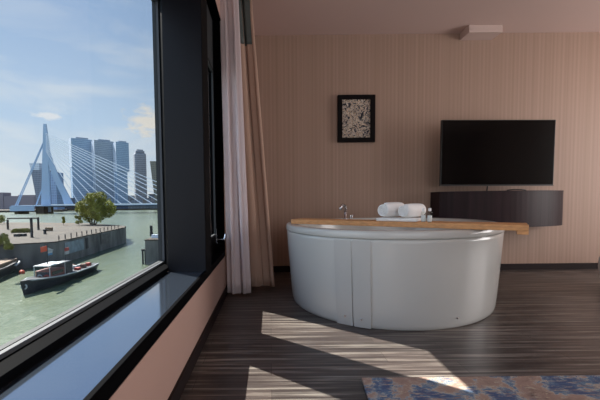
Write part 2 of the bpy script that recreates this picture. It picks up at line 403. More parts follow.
# towels
s0 = onboard(418, .02); s1 = onboard(376, .02)
ft = MB()
ft.box(s0, s1, .012, .188, .677, .699)
fo = ft.xf(MBd)
obj('folded_towel', fo, towelm, bevel=.010, smooth=True, label='white folded towel lying flat on the wooden bath board under the rolls', category='towel')
def rolled(name_label, s_a, s_b, wy, r, tiltz=0, z0=.6995):
    # roll of towel: a spiral section swept along its axis (roughly towards the viewer)
    m = MB(); n = 60; turns = 3.2
    sec = []
    for i in range(n + 1):
        t = i / n; a = t * turns * 2 * PI; rr = r * (.12 + .88 * t)
        sec.append((rr * math.cos(a), rr * math.sin(a)))
    th_ = r * .19
    sec2 = [((math.hypot(x, y) - th_) * x / math.hypot(x, y) if math.hypot(x, y) > th_ else x * .1, (math.hypot(x, y) - th_) * y / math.hypot(x, y) if math.hypot(x, y) > th_ else y * .1) for x, y in sec]
    c0 = Vector(((s_a + s_b) / 2, wy, z0 + r))
    hl = abs(s_b - s_a) / 2
    ax = Vector((math.cos(tiltz), math.sin(tiltz), 0)); sd = Vector((-math.sin(tiltz), math.cos(tiltz), 0)); up = Vector((0, 0, 1))
    NS = 8
    for k, se in enumerate((sec, sec2)):
        for j in range(NS + 1):
            q_ = -1 + 2 * j / NS; sq = 1 - .10 * abs(q_) ** 4
            for x, y in se: m.v.append(c0 + ax * hl * q_ + (sd * x + up * y) * sq)
    W = n + 1; off = (NS + 1) * W
    for base in (0, off):
        for j in range(NS):
            for i in range(n): m.f.append((base + j * W + i, base + j * W + i + 1, base + (j + 1) * W + i + 1, base + (j + 1) * W + i))
    for j in (0, NS):
        for i in range(n): m.f.append((j * W + i, j * W + i + 1, off + j * W + i + 1, off + j * W + i))
    for i in (0, n):
        for j in range(NS): m.f.append((j * W + i, (j + 1) * W + i, off + (j + 1) * W + i, off + j * W + i))
    m.xf(MBd)
    return obj('rolled_towel', m, towelm, smooth=True, label=name_label, category='towel', group='rolled towels on the bath board')
for px, rr_, hl_, lab in ((391.5, .058, .098, 'white rolled towel on the bath board, the left and taller roll'), (411.5, .053, .098, 'white rolled towel on the bath board, the roll nearer the small bottles')):
    c_ = onboard(px, .1); rolled(lab, c_ - hl_, c_ + hl_, .100, rr_, 2.02)
for px, lab in ((423.0, 'small clear bottle standing right against the towels'), (429.3, 'small clear bottle standing apart, right of the other bottle')):
    s_ = onboard(px, .05); P = MBd @ Vector((s_, .05, .6765))
    bt = empty('toiletry_bottle', tuple(P), label=lab, category='bottle', group='small bottles on the bath board')
    obj('bottle_body', MB().lathe([(.013, 0), (.0165, .003), (.0165, .062), (.012, .070), (.008, .073), (.008, .076)], P, 20), bottleg, bt, smooth=True)
    obj('liquid', MB().lathe([(.012, .002), (.0145, .005), (.0145, .045), (.012, .0455)], P, 20), plastic_w, bt, smooth=True)
    obj('cap', MB().lathe([(.0095, 0.074), (.0095, .092), (.008, .094)], P, 20), plastic_w, bt)

# ------------------------------------------------------------------ TV and cabinet
n = 24; X0, X1 = 1.86, 3.215; ye, ym = 3.84, 3.60
poly = [(X0, YW - .002)] + [(X0 + (X1 - X0) * i / n, ye - (ye - ym) * (1 - (2 * i / n - 1) ** 2) ** .8) for i in range(n + 1)] + [(X1, YW - .002)]
cb = empty('wall_cabinet', (2.48, 3.9, .53), label='dark veneer bow-fronted cabinet mounted on the wall under the television', category='cabinet')
obj('cabinet_body', MB().prism(poly, .535, .90), cabm, cb)
pt = [(x * 1.0, y - .003 if y < 4 else y) for x, y in poly]
obj('cabinet_top', MB().prism(pt, .90, .912), cabm, cb)
tv = empty('television', (2.43, 3.76, .96), label='large black flat-screen television above the dark cabinet', category='television')
Rt = Matrix.Translation((2.43, 3.75, 1.315)) @ Matrix.Rotation(math.radians(.45), 4, 'Y')
def tvx(m): return m.xf(Rt)
w_, h_ = .603, .349
obj('housing', tvx(MB().box(-w_, w_, 0, .035, -h_, h_).box(-.35, .35, .035, .07, -.25, .15)), tvbez, tv, bevel=.004)
obj('screen', tvx(MB().box(-w_ + .008, w_ - .008, -.0015, .001, -h_ + .016, h_ - .008)), tvscr, tv)
obj('lower_rim', tvx(MB().box(-w_, w_, -.003, .002, -h_, -h_ + .008)), tvrim, tv, label='thin silver rim')
obj('wall_bracket', MB().box(2.2, 2.66, 3.815, 3.835, 1.15, 1.45).tube([(2.43, 3.83, 1.3), (2.55, 3.93, 1.3), (2.43, 4.04, 1.3)], .018, 8).box(2.25, 2.6, 4.035, 4.059, 1.1, 1.5), tvbez, tv)
obj('power_cable', MB().tube([(2.36, 3.80, 1.0), (2.36, 3.81, .94), (2.37, 3.83, .917), (2.42, 3.9, .917)], .006, 8), tvbez, label='short black cable hanging below the television onto the cabinet', category='cable')
rc = MB().tube([(2.50, 3.70, .918), (2.56, 3.685, .925), (2.64, 3.68, .924), (2.70, 3.70, .918)], .006, 8)
obj('loose_cable', rc, tvbez, label='black cable end lying on top of the dark cabinet', category='cable')

# picture
pf = empty('framed_picture', (1.0, 4.03, 1.5), label='black framed abstract print hanging on the striped wall', category='picture')
px0, px1, pz0, pz1 = .781, 1.204, 1.490, 2.018
ringm = MB()
for bx in ((px0, px1, pz0, pz0 + .05), (px0, px1, pz1 - .05, pz1), (px0, px0 + .05, pz0 + .05, pz1 - .05), (px1 - .055, px1, pz0 + .05, pz1 - .05)):
    ringm.box(bx[0], bx[1], YW - .045, YW - .002, bx[2], bx[3])
obj('picture_frame', ringm, mat('black_picture_frame', (14, 10, 12), .6, spec=.1), pf, bevel=.002)
obj('print', MB().box(px0 + .04, px1 - .04, YW - .03, YW - .024, pz0 + .04, pz1 - .04), artm, pf)

# box on the ceiling
ob = empty('ceiling_unit', (2.32, 3.9, 2.6), label='small pale box fixed to the ceiling against the wall', category='ceiling box')
ca_, cb2 = back(469.3, 24.9, z=ZC), back(502.7, 24.7, z=ZC)
obj('housing', MB().box(ca_.x, cb2.x, ca_.y, YW - .001, 2.622, ZC - .0005), offwhite, ob, bevel=.002)
obj('grille', MB().box(ca_.x + .02, cb2.x - .02, ca_.y - .004, ca_.y - .0005, 2.645, 2.665), offwhite, ob)

# ------------------------------------------------------------------ curtains
def curtain(xa_t, xb_t, xa_b, xb_b, y0, amp, waves, zt, zb, ph=0, skew=0.0, cut=None):
    def fn(u, v):
        z = zt + (zb - zt) * v
        xa = xa_t + (xa_b - xa_t) * v; xb = xb_t + (xb_b - xb_t) * v
        q_ = u
        a = amp * (.65 + .5 * v)
        y = y0 + skew * u + a * math.sin(2 * PI * waves * q_ + ph + .5 * math.sin(3 * v + u * 4)) + .35 * a * math.sin(2 * PI * waves * 2.3 * q_ + v * 1.5)
        x = xa + (xb - xa) * q_ + .25 * (xb - xa) / waves * math.sin(4 * PI * waves * q_ + ph + v)
        return (x, y, z)
    return fn
f = curtain(-.412, -.262, -.378, -.178, 3.03, .022, 2.2, ZC - .03, .025, .6)
sc = empty('sheer_curtain', (-.28, 3.05, .02), label='white sheer curtain hanging beside the window', category='curtain')
obj('fabric_panel', MB().grid(f, 90, 24), sheer, sc, smooth=True, solid=.003)
f = curtain(-.305, -.150, -.185, .045, 3.28, .035, 1.7, ZC - .03, .03, 2.2)
dc = empty('drape_curtain', (-.1, 3.28, .02), label='beige full-length drape behind the white sheer curtain', category='curtain')
obj('fabric_panel', MB().grid(f, 90, 24), drape, dc, smooth=True, solid=.005)
def band(u, v):
    P = f(u * .84, v * .158); return (P[0] - .002, P[1] - .007, P[2])
obj('header_band', MB().grid(band, 70, 6), greyband, dc, smooth=True, solid=.003, label='dark grey green band')
obj('curtain_rail', MB().box(-.33, -.29, .5, 4.0, ZC - .032, ZC - .001).box(-.20, -.17, 3.0, 4.0, ZC - .032, ZC - .001), offwhite, label='pale curtain rail on the ceiling along the window wall', category='curtain rail')

# ------------------------------------------------------------------ rug, ottoman
a = back(361.3, 377.3, z=.012); b_ = back(368.8, 400, z=.012)
dirn = Vector((b_.x - a.x, b_.y - a.y, 0)).normalized(); side = Vector((1, 0, 0))
c4 = [a, a + side * 2.5, a + side * 2.5 + dirn * 1.9, a + dirn * 1.9]
NXr, NYr = 60, 44
obj('area_rug', MB().prism([(p.x, p.y) for p in c4], .0005, .012), rugm, bevel=.004, label='mottled blue and tan rug on the dark wood floor', category='rug')
ox, oy = 3.26, 3.0
ot = empty('round_ottoman', (ox, oy, 0), label='white rounded upholstered seat at the right edge', category='ottoman')
obj('seat', MB().lathe([(.20, .02), (.25, .025), (.285, .06), (.305, .13), (.312, .20), (.308, .27), (.29, .33), (.25, .365), (.15, .38), (.01, .384)], (ox, oy, 0), 48), ottom, ot, smooth=True)
obj('base', MB().lathe([(.19, 0), (.20, .02)], (ox, oy, 0), 32), tvbez, ot)

# ------------------------------------------------------------------ outside
ZW = H - 16.0; ZQ = ZW + 6.2
HOR = lambda px: 201 - .01 * (px - 270)
def at(px, y): return (px - PPX) / F * y      # lateral place at depth y
def zat(px, py, y): return back(px, py, y=y).z
watm = mat('river_water', (60, 72, 60), .25, spec=.5)
nt = watm.node_tree; b = nt.nodes['Principled BSDF']
v = texvec(nt, (.25, .12, 1)); r1 = nnoise(nt, v, 1.2, 6, .6, .3)
v = texvec(nt, (.02, .012, 1)); r2 = nnoise(nt, v, 1, 3)
nt.links.new(ramp(nt, r2, [(.35, lin((70, 82, 68))), (.65, lin((88, 98, 78)))]), b.inputs['Base Color'])
bp = nt.nodes.new('ShaderNodeBump'); bp.inputs['Strength'].default_value = .9; bp.inputs['Distance'].default_value = .6
nt.links.new(r1, bp.inputs['Height']); nt.links.new(bp.outputs['Normal'], b.inputs['Normal'])
obj('river', MB().box(-1800, 900, 3, 735, ZW - 1, ZW), watm, origin=(0, 0, ZW), **S)

def winmat(name, wall, glassc, sx, sz, mort=.35, rough=.5):
    m = mat(name, wall, rough)
    nt = m.node_tree; b = nt.nodes['Principled BSDF']
    tc = nt.nodes.new('ShaderNodeTexCoord'); sp = nt.nodes.new('ShaderNodeSeparateXYZ'); cb_ = nt.nodes.new('ShaderNodeCombineXYZ')
    nt.links.new(tc.outputs['Object'], sp.inputs[0])
    ad = nt.nodes.new('ShaderNodeMath'); ad.operation = 'ADD'; nt.links.new(sp.outputs['X'], ad.inputs[0]); nt.links.new(sp.outputs['Y'], ad.inputs[1])
    nt.links.new(ad.outputs[0], cb_.inputs['X']); nt.links.new(sp.outputs['Z'], cb_.inputs['Y'])
    bk = nt.nodes.new('ShaderNodeTexBrick'); nt.links.new(cb_.outputs[0], bk.inputs['Vector']); bk.offset = 0
    bk.inputs['Scale'].default_value = 1; bk.inputs['Brick Width'].default_value = sx; bk.inputs['Row Height'].default_value = sz
    bk.inputs['Mortar Size'].default_value = mort
    g = lin(glassc); bk.inputs['Color1'].default_value = g; bk.inputs['Color2'].default_value = tuple(v * .8 for v in g[:3]) + (1,); bk.inputs['Mortar'].default_value = lin(wall)
    nt.links.new(bk.outputs['Color'], b.inputs['Base Color']); return m
bluet = winmat('blue_tower_facade', (168, 190, 210), (116, 146, 176), 3.2, 4.2, .5)
greyt = winmat('grey_tower_facade', (172, 184, 196), (126, 142, 160), 3.2, 4.2, .5)
pale = winmat('pale_tower_side', (196, 206, 218), (170, 182, 198), 4, 4, .6)
brownt = winmat('brown_tower_facade', (164, 166, 170), (126, 130, 140), 4, 5, .8)
palm = mat('pale_blue_steel', (140, 164, 192), .5)
steelw = mat('white_cable', (226, 232, 240), .5)
concr = mat('quay_concrete', (59, 52, 44), .9, noise_amt=.5, noise_scale=.22, stretch=(1, 1.6, 1))
quayside = mat('quay_wall', (94, 94, 92), .9, noise_amt=.5, noise_scale=.35, stretch=(1, 1, .3))
darkm = mat('weathered_dark_steel', (30, 32, 36), .7)
oliv = mat('rooftop_green', (52, 58, 36), .9, noise_amt=.3, noise_scale=.2)
brick = winmat('reddish_block', (124, 116, 124), (92, 94, 108), 5, 4, 1.2)
hazeb = winmat('low_block', (120, 126, 136), (84, 92, 104), 6, 4, 1.2)

# far bank
obj('far_bank', MB().box(-1800, 900, 735, 1500, ZW - 1, ZW + 3), concr, **S)
obj('near_bank', MB().prism([(at(-120, 640), 640), (at(62, 640), 640), (at(62, 735), 760), (at(-160, 760), 760)], ZW - 1, ZW + 3.5), concr, **S)

def rbox(m, c, w_, d_, z0, z1, a):
    ca, sa = math.cos(a), math.sin(a)
    poly = [(c[0] + x * ca - y * sa, c[1] + x * sa + y * ca) for x, y in ((-w_ / 2, -d_ / 2), (w_ / 2, -d_ / 2), (w_ / 2, d_ / 2), (-w_ / 2, d_ / 2))]
    return m.prism(poly, z0, z1)
YT = 810; ang = math.radians(38); GZ = ZW + 3
tw = empty('high_rise_complex', (at(98, YT), YT, GZ), label='three joined blue-grey glass towers standing behind the cable bridge', category='building')
for (pa, pb, top, split, shift, mt) in ((69.5, 90, 138.5, 167, 0, bluet), (92, 112, 140.5, 170, -1, greyt), (113, 127.3, 142, 171, -2.2, bluet)):
    zt = zat((pa + pb) / 2, top, YT); zs = zat((pa + pb) / 2, split, YT)
    wpx = (pb - pa) * YT / F; wd = (wpx - .19 * 28) / .985
    c = (at((pa + pb) / 2, YT), YT + 15)
    obj('tower', rbox(MB(), c, wd, 28, zs, zt, ang), mt, tw)
    obj('tower_roof', rbox(MB(), (c[0] + 2, c[1]), wd * .6, 18, zt, zt + 3.5, ang), greyt, tw)
    c2 = (c[0] + shift * YT / F * .5, c[1])
    obj('lower_tower', rbox(MB(), c2, wd + shift * YT / F * .9, 26, GZ, zs, ang), mt, tw)
    sb = MB(); ca, sa = math.cos(ang), math.sin(ang)
    obj('side_fin', rbox(sb, (c[0] - ca * (wd / 2 + .3), c[1] - sa * (wd / 2 + .3)), .5, 28.4, zs, zt, ang), pale, tw)
zt = zat(139, 149, 900)
rt = empty('round_topped_tower', (at(139.5, 900), 905, GZ), label='tall brown-grey tower with stepped rounded top, right of the glass towers', category='building')
c = (at(139.3, 900), 915); w9 = 13.6 * 900 / F / 1.2
obj('tower_body', rbox(MB(), c, w9, 22, GZ, zt - 9, math.radians(30)), brownt, rt, bevel=4)
obj('tower_crown', rbox(MB(), c, w9 * .74, 18, zt - 9, zt - 3, math.radians(30)), brownt, rt, bevel=1.5)
obj('crown_cap', rbox(MB(), c, w9 * .5, 14, zt - 3, zt, math.radians(30)), brownt, rt)
# slanted building at the right of the view
zt = zat(154, 161, 760)
slx = at(151, 760)
m = MB().prism([(slx + 10, 762), (slx + 52, 762), (slx + 52, 795), (slx + 10, 795)], GZ, zt, [(slx, 762), (slx + 52, 762), (slx + 52, 795), (slx + 6, 795)])
obj('slanted_office_block', m, winmat('olive_facade', (112, 108, 96), (76, 78, 74), 4, 4, 1), label='olive-brown slanted office block at the window frame edge', category='building')
# leaning tower behind pylon
yk = 700
zt, zm = zat(35, 163, yk), zat(35, 170, yk)
ln = empty('leaning_tower', (at(39, yk), yk, GZ), label='dark leaning tower with pale top, behind the bridge pylon', category='building')
x0, x1, x2 = at(31.5, yk), at(38.5, yk), at(48.5, yk)
xm = x0 + (x1 - x0) * 7 / 41
obj('tower_body', MB().prism([(x1, yk), (x2, yk), (x2, yk + 25), (x1, yk + 25)], GZ, zm, [(xm, yk), (x2, yk), (x2, yk + 25), (xm, yk + 25)]), winmat('dark_lean_facade', (112, 124, 142), (78, 90, 108), 3, 4, .7), ln)
obj('tower_top', MB().prism([(xm, yk), (at(41, yk), yk), (at(41, yk), yk + 25), (xm, yk + 25)], zm, zt, [(x0, yk), (at(41, yk), yk), (at(41, yk), yk + 25), (x0, yk + 25)]), pale, ln)
obj('pale_slab_tower', MB().box(at(52, 690), at(57.5, 690), 690, 715, GZ, zat(54, 172, 690)), winmat('light_blue_facade', (136, 162, 196), (118, 144, 180), 4, 5, .6), label='light blue slab tower seen between the pylon legs', category='building')
# low skyline
sky = [(-40, -22, 190, 780), (-24, -3, 194, 800), (-3, 4, 192.5, 800), (4.5, 18.5, 196, 800), (19, 35, 195, 800), (57.5, 62, 193, 900), (60, 69, 198, 762), (127.5, 131.5, 195.5, 900), (132, 143, 199.5, 762), (144, 151, 198, 830), (149, 160, 194, 930)]
labs = ['pale low block far left outside the view', 'low reddish block beyond the river at the window edge', 'low reddish block with a taller roof at the left window edge', 'wide reddish brick block left of the backstay',
        'reddish brick block just left of the leaning tower', 'narrow block between pylon leg and glass towers', 'low block at the foot of the slanting pylon leg', 'low dark block right of the glass towers', 'low block in front of the round-topped tower',
        'low block right of the round-topped tower', 'distant block behind the olive slanted office']
for (a, b_, top, yy), lab in zip(sky, labs):
    if a < -10: continue
    obj('riverside_block', MB().box(at(a, yy), at(b_, yy), yy, yy + 25, GZ, zat((a + b_) / 2, top, yy)), brick if a < 50 else hazeb, label=lab, category='building')
shed = [(58, 76, 206.0, 737, 'dark shed'), (104, 128, 206.3, 737, 'blue shed'), (128, 146, 205.3, 737, 'grey shed'), (146, 160, 206.5, 737, 'pale shed')]
labs2 = ['long dark quayside shed behind the shore tree, left part', 'dark blue quayside building right of the shore tree', 'grey quayside building under the round-topped tower', 'pale grey quayside building at the window frame edge']
cols = [(52, 62, 74), (44, 62, 88), (96, 102, 108), (84, 94, 102)]
for (a, b_, top, yy, _), lab, cl in zip(shed, labs2, cols):
    obj('quayside_building', MB().box(at(a, yy), at(b_, yy), yy + 2, yy + 20, GZ, zat((a + b_) / 2, top - 1.5, yy)), winmat('shed_facade', cl, tuple(int(v * .6) for v in cl), 7, 4, 1.5), label=lab, category='building')

# bridge
YP = 545
br = empty('cable_stayed_bridge', (at(46, YP), YP, ZW), label='pale blue cable-stayed bridge with tall bent pylon across the river', category='bridge')
def pp(px, py, y=YP): return back(px, py, y=y)
def limb(pts, dy, dy2=None):   # tapered limb from left/right outline pairs
    m = MB(); n = len(pts)
    for i, (xl, xr, py) in enumerate(pts):
        a, b_ = pp(xl, py), pp(xr, py); t = i / (n - 1); e = dy + ((dy2 or dy) - dy) * t
        m.v += [Vector((a.x, YP - e, a.z)), Vector((b_.x, YP - e, a.z)), Vector((b_.x, YP + e, a.z)), Vector((a.x, YP + e, a.z))]
    for i in range(n - 1):
        for k in range(4): m.f.append((4 * i + k, 4 * i + (k + 1) % 4, 4 * i + 4 + (k + 1) % 4, 4 * i + 4 + k))
    m.f.append((0, 1, 2, 3)); m.f.append(tuple(4 * (n - 1) + k for k in range(4))); return m
obj('pylon_mast', limb([(43.6, 46.2, 124), (43.2, 48.8, 142), (42.8, 50.2, 156), (42.6, 49.0, 166), (42.2, 49.6, 185), (41.8, 50.2, 212)], 1.0, 2), palm, br)
obj('pylon_leg', limb([(46.5, 50.0, 152), (48.6, 53.6, 164), (54.5, 60.5, 180), (62.2, 69.0, 196), (65, 73.5, 205)], 1.2, 1.6), palm, br)
zd = pp(100, 204.6).z
dk = MB().box(at(18, YP), at(600, YP), YP - 14, YP + 14, zd - 1.5, zd)
obj('bridge_deck', dk, palm, br)
obj('railing', MB().box(at(57, YP), at(600, YP), YP - 14.4, YP - 14, zd - .3, zd + 1.3), steelw, br)
obj('bascule_span', MB().box(at(17, YP), at(41, YP), YP - 15, YP - 14.1, zd - 8.5, zd - 1.6), palm, br)
obj('deck_girder', MB().box(at(50, YP), at(260, YP), YP - 10, YP + 10, zd - 3.2, zd - 1.5), darkm, br)
for px in (41, 45, 20):
    obj('pier', MB().box(at(px, YP), at(px + 4, YP), YP - 12, YP + 12, ZW - 1, zd - 1.5), concr, br)
for i in range(13):
    ax = 84 + i * 10.2; py = 151 - i * 1.45
    a = pp(46.8 + i * -.02, py); 
    for sy in (-12,):
        e = Vector((at(ax, YP), YP + sy, zd + 1)); a2 = Vector((a.x, YP - 2, a.z))
        obj('stay_cable', MB().tube([a2, e], .52, 5), steelw, br)
obj('backstay', MB().tube([pp(43, 143), Vector((at(20.5, YP), YP - 10, zd))], .75, 6), palm, br)
obj('backstay', MB().tube([pp(43, 143) + Vector((0, 2, 0)), Vector((at(20.5, YP), YP - 6, zd))], .75, 6), palm, br)
obj('strut', MB().tube([pp(42.6, 187), Vector((at(36.5, YP), YP, zd))], .8, 6), palm, br)

# quay pier
zq = ZQ
k = {n_: back(*q_, z=ZQ) for n_, q_ in dict(c=(56, 241.5), t=(124, 227.5), t2=(126, 226), b1=(118, 225.2), b2=(84, 223), b3=(40, 222.5), l=(-60, 222), f=(12, 244), fl=(-70, 250)).items()}
order = ['fl', 'f', 'c', 't', 't2', 'b1', 'b2', 'b3', 'l']
poly = [(k[o].x, k[o].y) for o in order]
qp = empty('quay_pier', (k['c'].x, k['c'].y, ZW), **S)
obj('quay_wall', MB().prism(poly, ZW - 1, ZQ - .3), quayside, qp)
obj('quay_deck', MB().prism(poly, ZQ - .3, ZQ), concr, qp)
cdir = (k['t'] - k['c']); 
pn = Vector((-cdir.y, cdir.x, 0)).normalized(); pn = pn if pn.x > 0 else -pn
for (t0, t1, cl) in ((.08, .30, (110, 124, 132)), (.33, .36, (40, 42, 46)), (.55, .70, (84, 82, 80))):
    a = k['c'] + cdir * t0 + pn * .05; b_ = k['c'] + cdir * t1 + pn * .05
    m = MB().prism([(a.x, a.y), (b_.x, b_.y), (b_.x + pn.x * .15, b_.y + pn.y * .15), (a.x + pn.x * .15, a.y + pn.y * .15)], ZW + 2.2, ZQ - .8)
    obj('wall_plate', m, mat('quay_plate', cl, .8, noise_amt=.25, noise_scale=.8), qp)
# mooring rail posts on quay edge
labs_post = 'thin dark mooring post in a row along the quay edge'
proto = None
for i in range(14):
    P = k['c'] + cdir * (.06 + .066 * i) - pn * .8
    if proto is None:
        proto = obj('mooring_post', MB().box(-.1, .1, -.1, .1, 0, 1.3), darkm, origin=(0, 0, 0), label=labs_post, category='post', group='mooring posts along the quay edge'); o = proto
    else:
        o = proto.copy(); C.objects.link(o)
    o.location = (P.x, P.y, ZQ)
P = back(45, 234, z=ZQ)
obj('quay_bollard', MB().lathe([(.5, 0), (.4, .3), (.4, 1.0), (.62, 1.2), (.55, 1.5)], P, 14), darkm, label='stout black bollard on the quay left of the tug flag', category='bollard')
# gantry on the quay
gp = [back(32, 237.5, z=ZQ), back(38.6, 229.8, z=ZQ), back(8, 229.5, z=ZQ)]
gt = empty('steel_gantry', tuple(gp[0]), label='dark steel gantry frame with tall posts on the quay', category='gantry')
for g, top in zip(gp, (217.5, 217.2, 219.5)):
    z1 = back(proj(g)[0], top, y=g.y).z
    obj('post', MB().box(g.x - .25, g.x + .25, g.y - .25, g.y + .25, ZQ, z1), darkm, gt)
z1 = back(38.6, 217.6, y=gp[1].y).z
obj('crossbeam', MB().tube([(gp[2].x, gp[2].y, z1 - .3), (gp[1].x, gp[1].y, z1 - .2)], .3, 6), darkm, gt)

# foliage
leafm = mat('tree_leaves', (122, 124, 48), .8, noise_amt=.5, noise_scale=.35)
leafy = mat('yellow_green_shrub', (112, 112, 50), .85, noise_amt=.4, noise_scale=.6)
bark = mat('bark', (62, 52, 42), .9)
def foliage(blobs, n, size):
    m = MB()
    tot = sum(r[3] ** 2 for r in blobs)
    for (x, y, z, r) in blobs:
        for _ in range(int(n * r * r / tot)):
            d = Vector((random.gauss(0, 1), random.gauss(0, 1), random.gauss(0, 1))).normalized()
            P = Vector((x, y, z)) + d * r * (random.uniform(.55, 1.0) + .15 * noise.noise(d * 3))
            u = Vector((random.gauss(0, 1), random.gauss(0, 1), random.gauss(0, 1))).normalized(); w_ = u.orthogonal().normalized()
            s_ = size * random.uniform(.6, 1.3); b0 = len(m.v)
            m.v += [P - u * s_, P + w_ * s_ * .6, P + u * s_, P - w_ * s_ * .6]; m.f.append((b0, b0 + 1, b0 + 2, b0 + 3))
    return m
P = back(93, 224.5, z=ZQ); y = P.y; sc_ = y / F
tr = empty('shore_tree', tuple(P), label='broad green leafy tree on the quay in front of the bridge', category='tree')
bl = []
for (px, py, r) in ((95, 200, 8.5), (87, 206, 8), (104, 206, 8.5), (96, 211, 9), (84, 212, 5.5), (108, 212, 6), (90, 198, 5), (101, 197, 5.5), (99, 216, 6), (88, 217, 5), (109, 205, 4.5), (80, 206, 4.5), (112, 208, 4.5), (78, 210, 3), (114, 211, 2.6)):
    q = back(px, py, y=y + random.uniform(-3, 3)); bl.append((q.x, q.y, q.z, r * sc_ * 1.0))
obj('crown', foliage(bl, 8000, .34), leafm, tr)
m = MB()
for dx in (-3, -1, 1.2, 3.4):
    m.tube([P + Vector((dx * .3, 0, -.1)), P + Vector((dx * .8, .3, 3)), P + Vector((dx * 1.4, 0, 7))], [.35, .25, .12], 7)
obj('trunk', m, bark, tr)
def shrub(px, py, w_, h_, lab, mt=leafm, n=900):
    P = back(px, py, z=ZQ); s_ = P.y / F; R_ = max(w_ / 2, .8) * s_
    bl = []
    for i in range(5):
        bl.append((P.x + random.uniform(-.5, .5) * w_ * s_ * .7, P.y + random.uniform(-1, 1), P.z + h_ * s_ * random.uniform(.25, .7), R_ * .6))
    r = empty('shrub', tuple(P), label=lab, category='shrub')
    obj('leaves', foliage(bl, n, .22), mt, r)
    obj('stem', MB().tube([P + Vector((0, 0, -.05)), P + Vector((.1, 0, h_ * s_ * .5))], .08, 6), bark, r)
shrub(79, 225.5, 6, 13, 'small round bush on the quay left of the big tree')
shrub(63.5, 225.5, 4, 12, 'thin upright shrub on the quay between the gantry and the tree')
shrub(4, 224, 9, 10, 'bushy green shrub beside the left gantry post')
shrub(1, 245, 12, 12, 'yellow-green bush at the quay edge by the moored barge', leafy, 1600)
shrub(8, 250, 8, 10, 'yellow-green bush overhanging the quay corner near the barge', leafy, 1200)
P0, P1 = back(14, 232.8, z=ZQ), back(30, 232.3, z=ZQ)
bl = [(P0.x + (P1.x - P0.x) * i / 14, P0.y + (P1.y - P0.y) * i / 14, ZQ + .5, .9) for i in range(15)]
obj('quay_hedge', foliage(bl, 2500, .2), leafy, label='low yellow-green hedge strip across the quay under the gantry', category='hedge')
for px, py, lab in ((17, 236.5, 'small dark crate on the quay left of the gantry post'), (23.5, 236.2, 'second small dark crate beside the gantry post'), (49, 231, 'tan container on the quay right of the gantry')):
    P = back(px, py, z=ZQ); s_ = 1.0 if px < 40 else 1.6
    obj('crate', MB().box(P.x - .7 * s_, P.x + .7 * s_, P.y - .5, P.y + .5, ZQ, ZQ + .8 * s_), darkm if px < 40 else mat('tan_metal', (104, 86, 64), .8), bevel=.05, label=lab, category='crate')

# concrete mooring dolphin at right
P = back(145, 240.5, z=ZQ)
md = empty('concrete_jetty', (P.x + 4, P.y + 4, ZW), label='square concrete jetty block in the river at the window frame edge', category='jetty')
obj('jetty_block', MB().box(P.x, P.x + 9, P.y, P.y + 9, ZW - 1, ZQ), quayside, md)
obj('jetty_cap', MB().box(P.x - .15, P.x + 9.15, P.y - .15, P.y + 9.15, ZQ, ZQ + .25), concr, md)
Q = back(142.5, 262, z=ZW)
obj('fender_pile', MB().box(P.x - 1.1, P.x - .75, P.y + .5, P.y + .85, ZW - 1, ZW + 3.4).box(P.x - .45, P.x - .05, P.y + .5, P.y + .85, ZW - 1, ZW + 3.4).box(P.x - 1.2, P.x, P.y + .4, P.y + .95, ZW + 3.4, ZW + 3.9), darkm, md)
R1 = back(151.5, 236, z=ZQ + .25)
obj('signal_post', MB().lathe([(.45, 0), (.45, 1.3), (.2, 1.4), (.2, 1.5)], R1, 12).box(R1.x - .32, R1.x + .32, R1.y - .3, R1.y + .3, ZQ + 1.7, ZQ + 3.2), darkm, label='dark signal light standing on the concrete jetty', category='signal')
R2 = back(154, 238, z=ZQ + .25)
obj('jetty_box', MB().box(R2.x - .7, R2.x + 1.5, R2.y, R2.y + 1, ZQ + .26, ZQ + 1.1), pale, label='pale low box on the concrete jetty beside the signal', category='box')

# tug boat
bw, st = back(24, 295, z=ZW), back(94, 269.5, z=ZW)
d = (st - bw); d.z = 0; LB = d.length; d.normalize(); pr = Vector((-d.y, d.x, 0))
TB = Matrix.Translation(bw) @ Matrix((d, pr, Vector((0, 0, 1)))).transposed().to_4x4()
hullm = mat('dark_hull', (26, 32, 42), .45); whitem = mat('boat_white', (150, 156, 158), .6); redm = mat('boat_red', (150, 50, 44), .6); deckm = mat('boat_deck', (90, 66, 58), .8); orangem = mat('buoy_orange', (190, 74, 44), .6); bluem = mat('flag_blue', (60, 110, 150), .8)
cabr = mat('cabin_red', (110, 60, 54), .6); winb = mat('cabin_windows', (36, 44, 50), .2)
tg = empty('tug_boat', tuple(bw + d * LB / 2), label='dark-hulled tug boat with white canopy sailing on the river', category='boat')
def hull(L_, Wd, hb, hs, z0=-.4):
    m = MB(); NS, NV = 24, 6
    def fn(u, v):
        t = u; half = Wd / 2 * (min(1, (t / .28)) ** .6 if t < .28 else (1 - max(0, (t - .8) / .2) ** 2 * .45))
        zt = hb + (hs - hb) * min(1, t / .45)
        a = -1 + 2 * v; s_ = abs(a); yy = half * math.copysign(min(1, s_ * 1.15) ** .7, a) if s_ > 0 else 0
        zz = z0 + (zt - z0) * min(1, max(0, (s_ - .25) / .75)) ** .8
        x = t * L_ - (.8 if t < .02 else 0) * (zz - z0) / (zt - z0)
        return (x, yy, zz)
    m.grid(fn, NS, 12); n = len(m.v)
    # deck
    W = NS + 1
    for i in range(NS): m.f.append((i, i + 1, 12 * W + i + 1, 12 * W + i))
    m.f.append(tuple(j * W + NS for j in range(13)))
    return m
obj('hull', hull(LB, 4.6, 2.6, 1.6).xf(TB), hullm, tg)
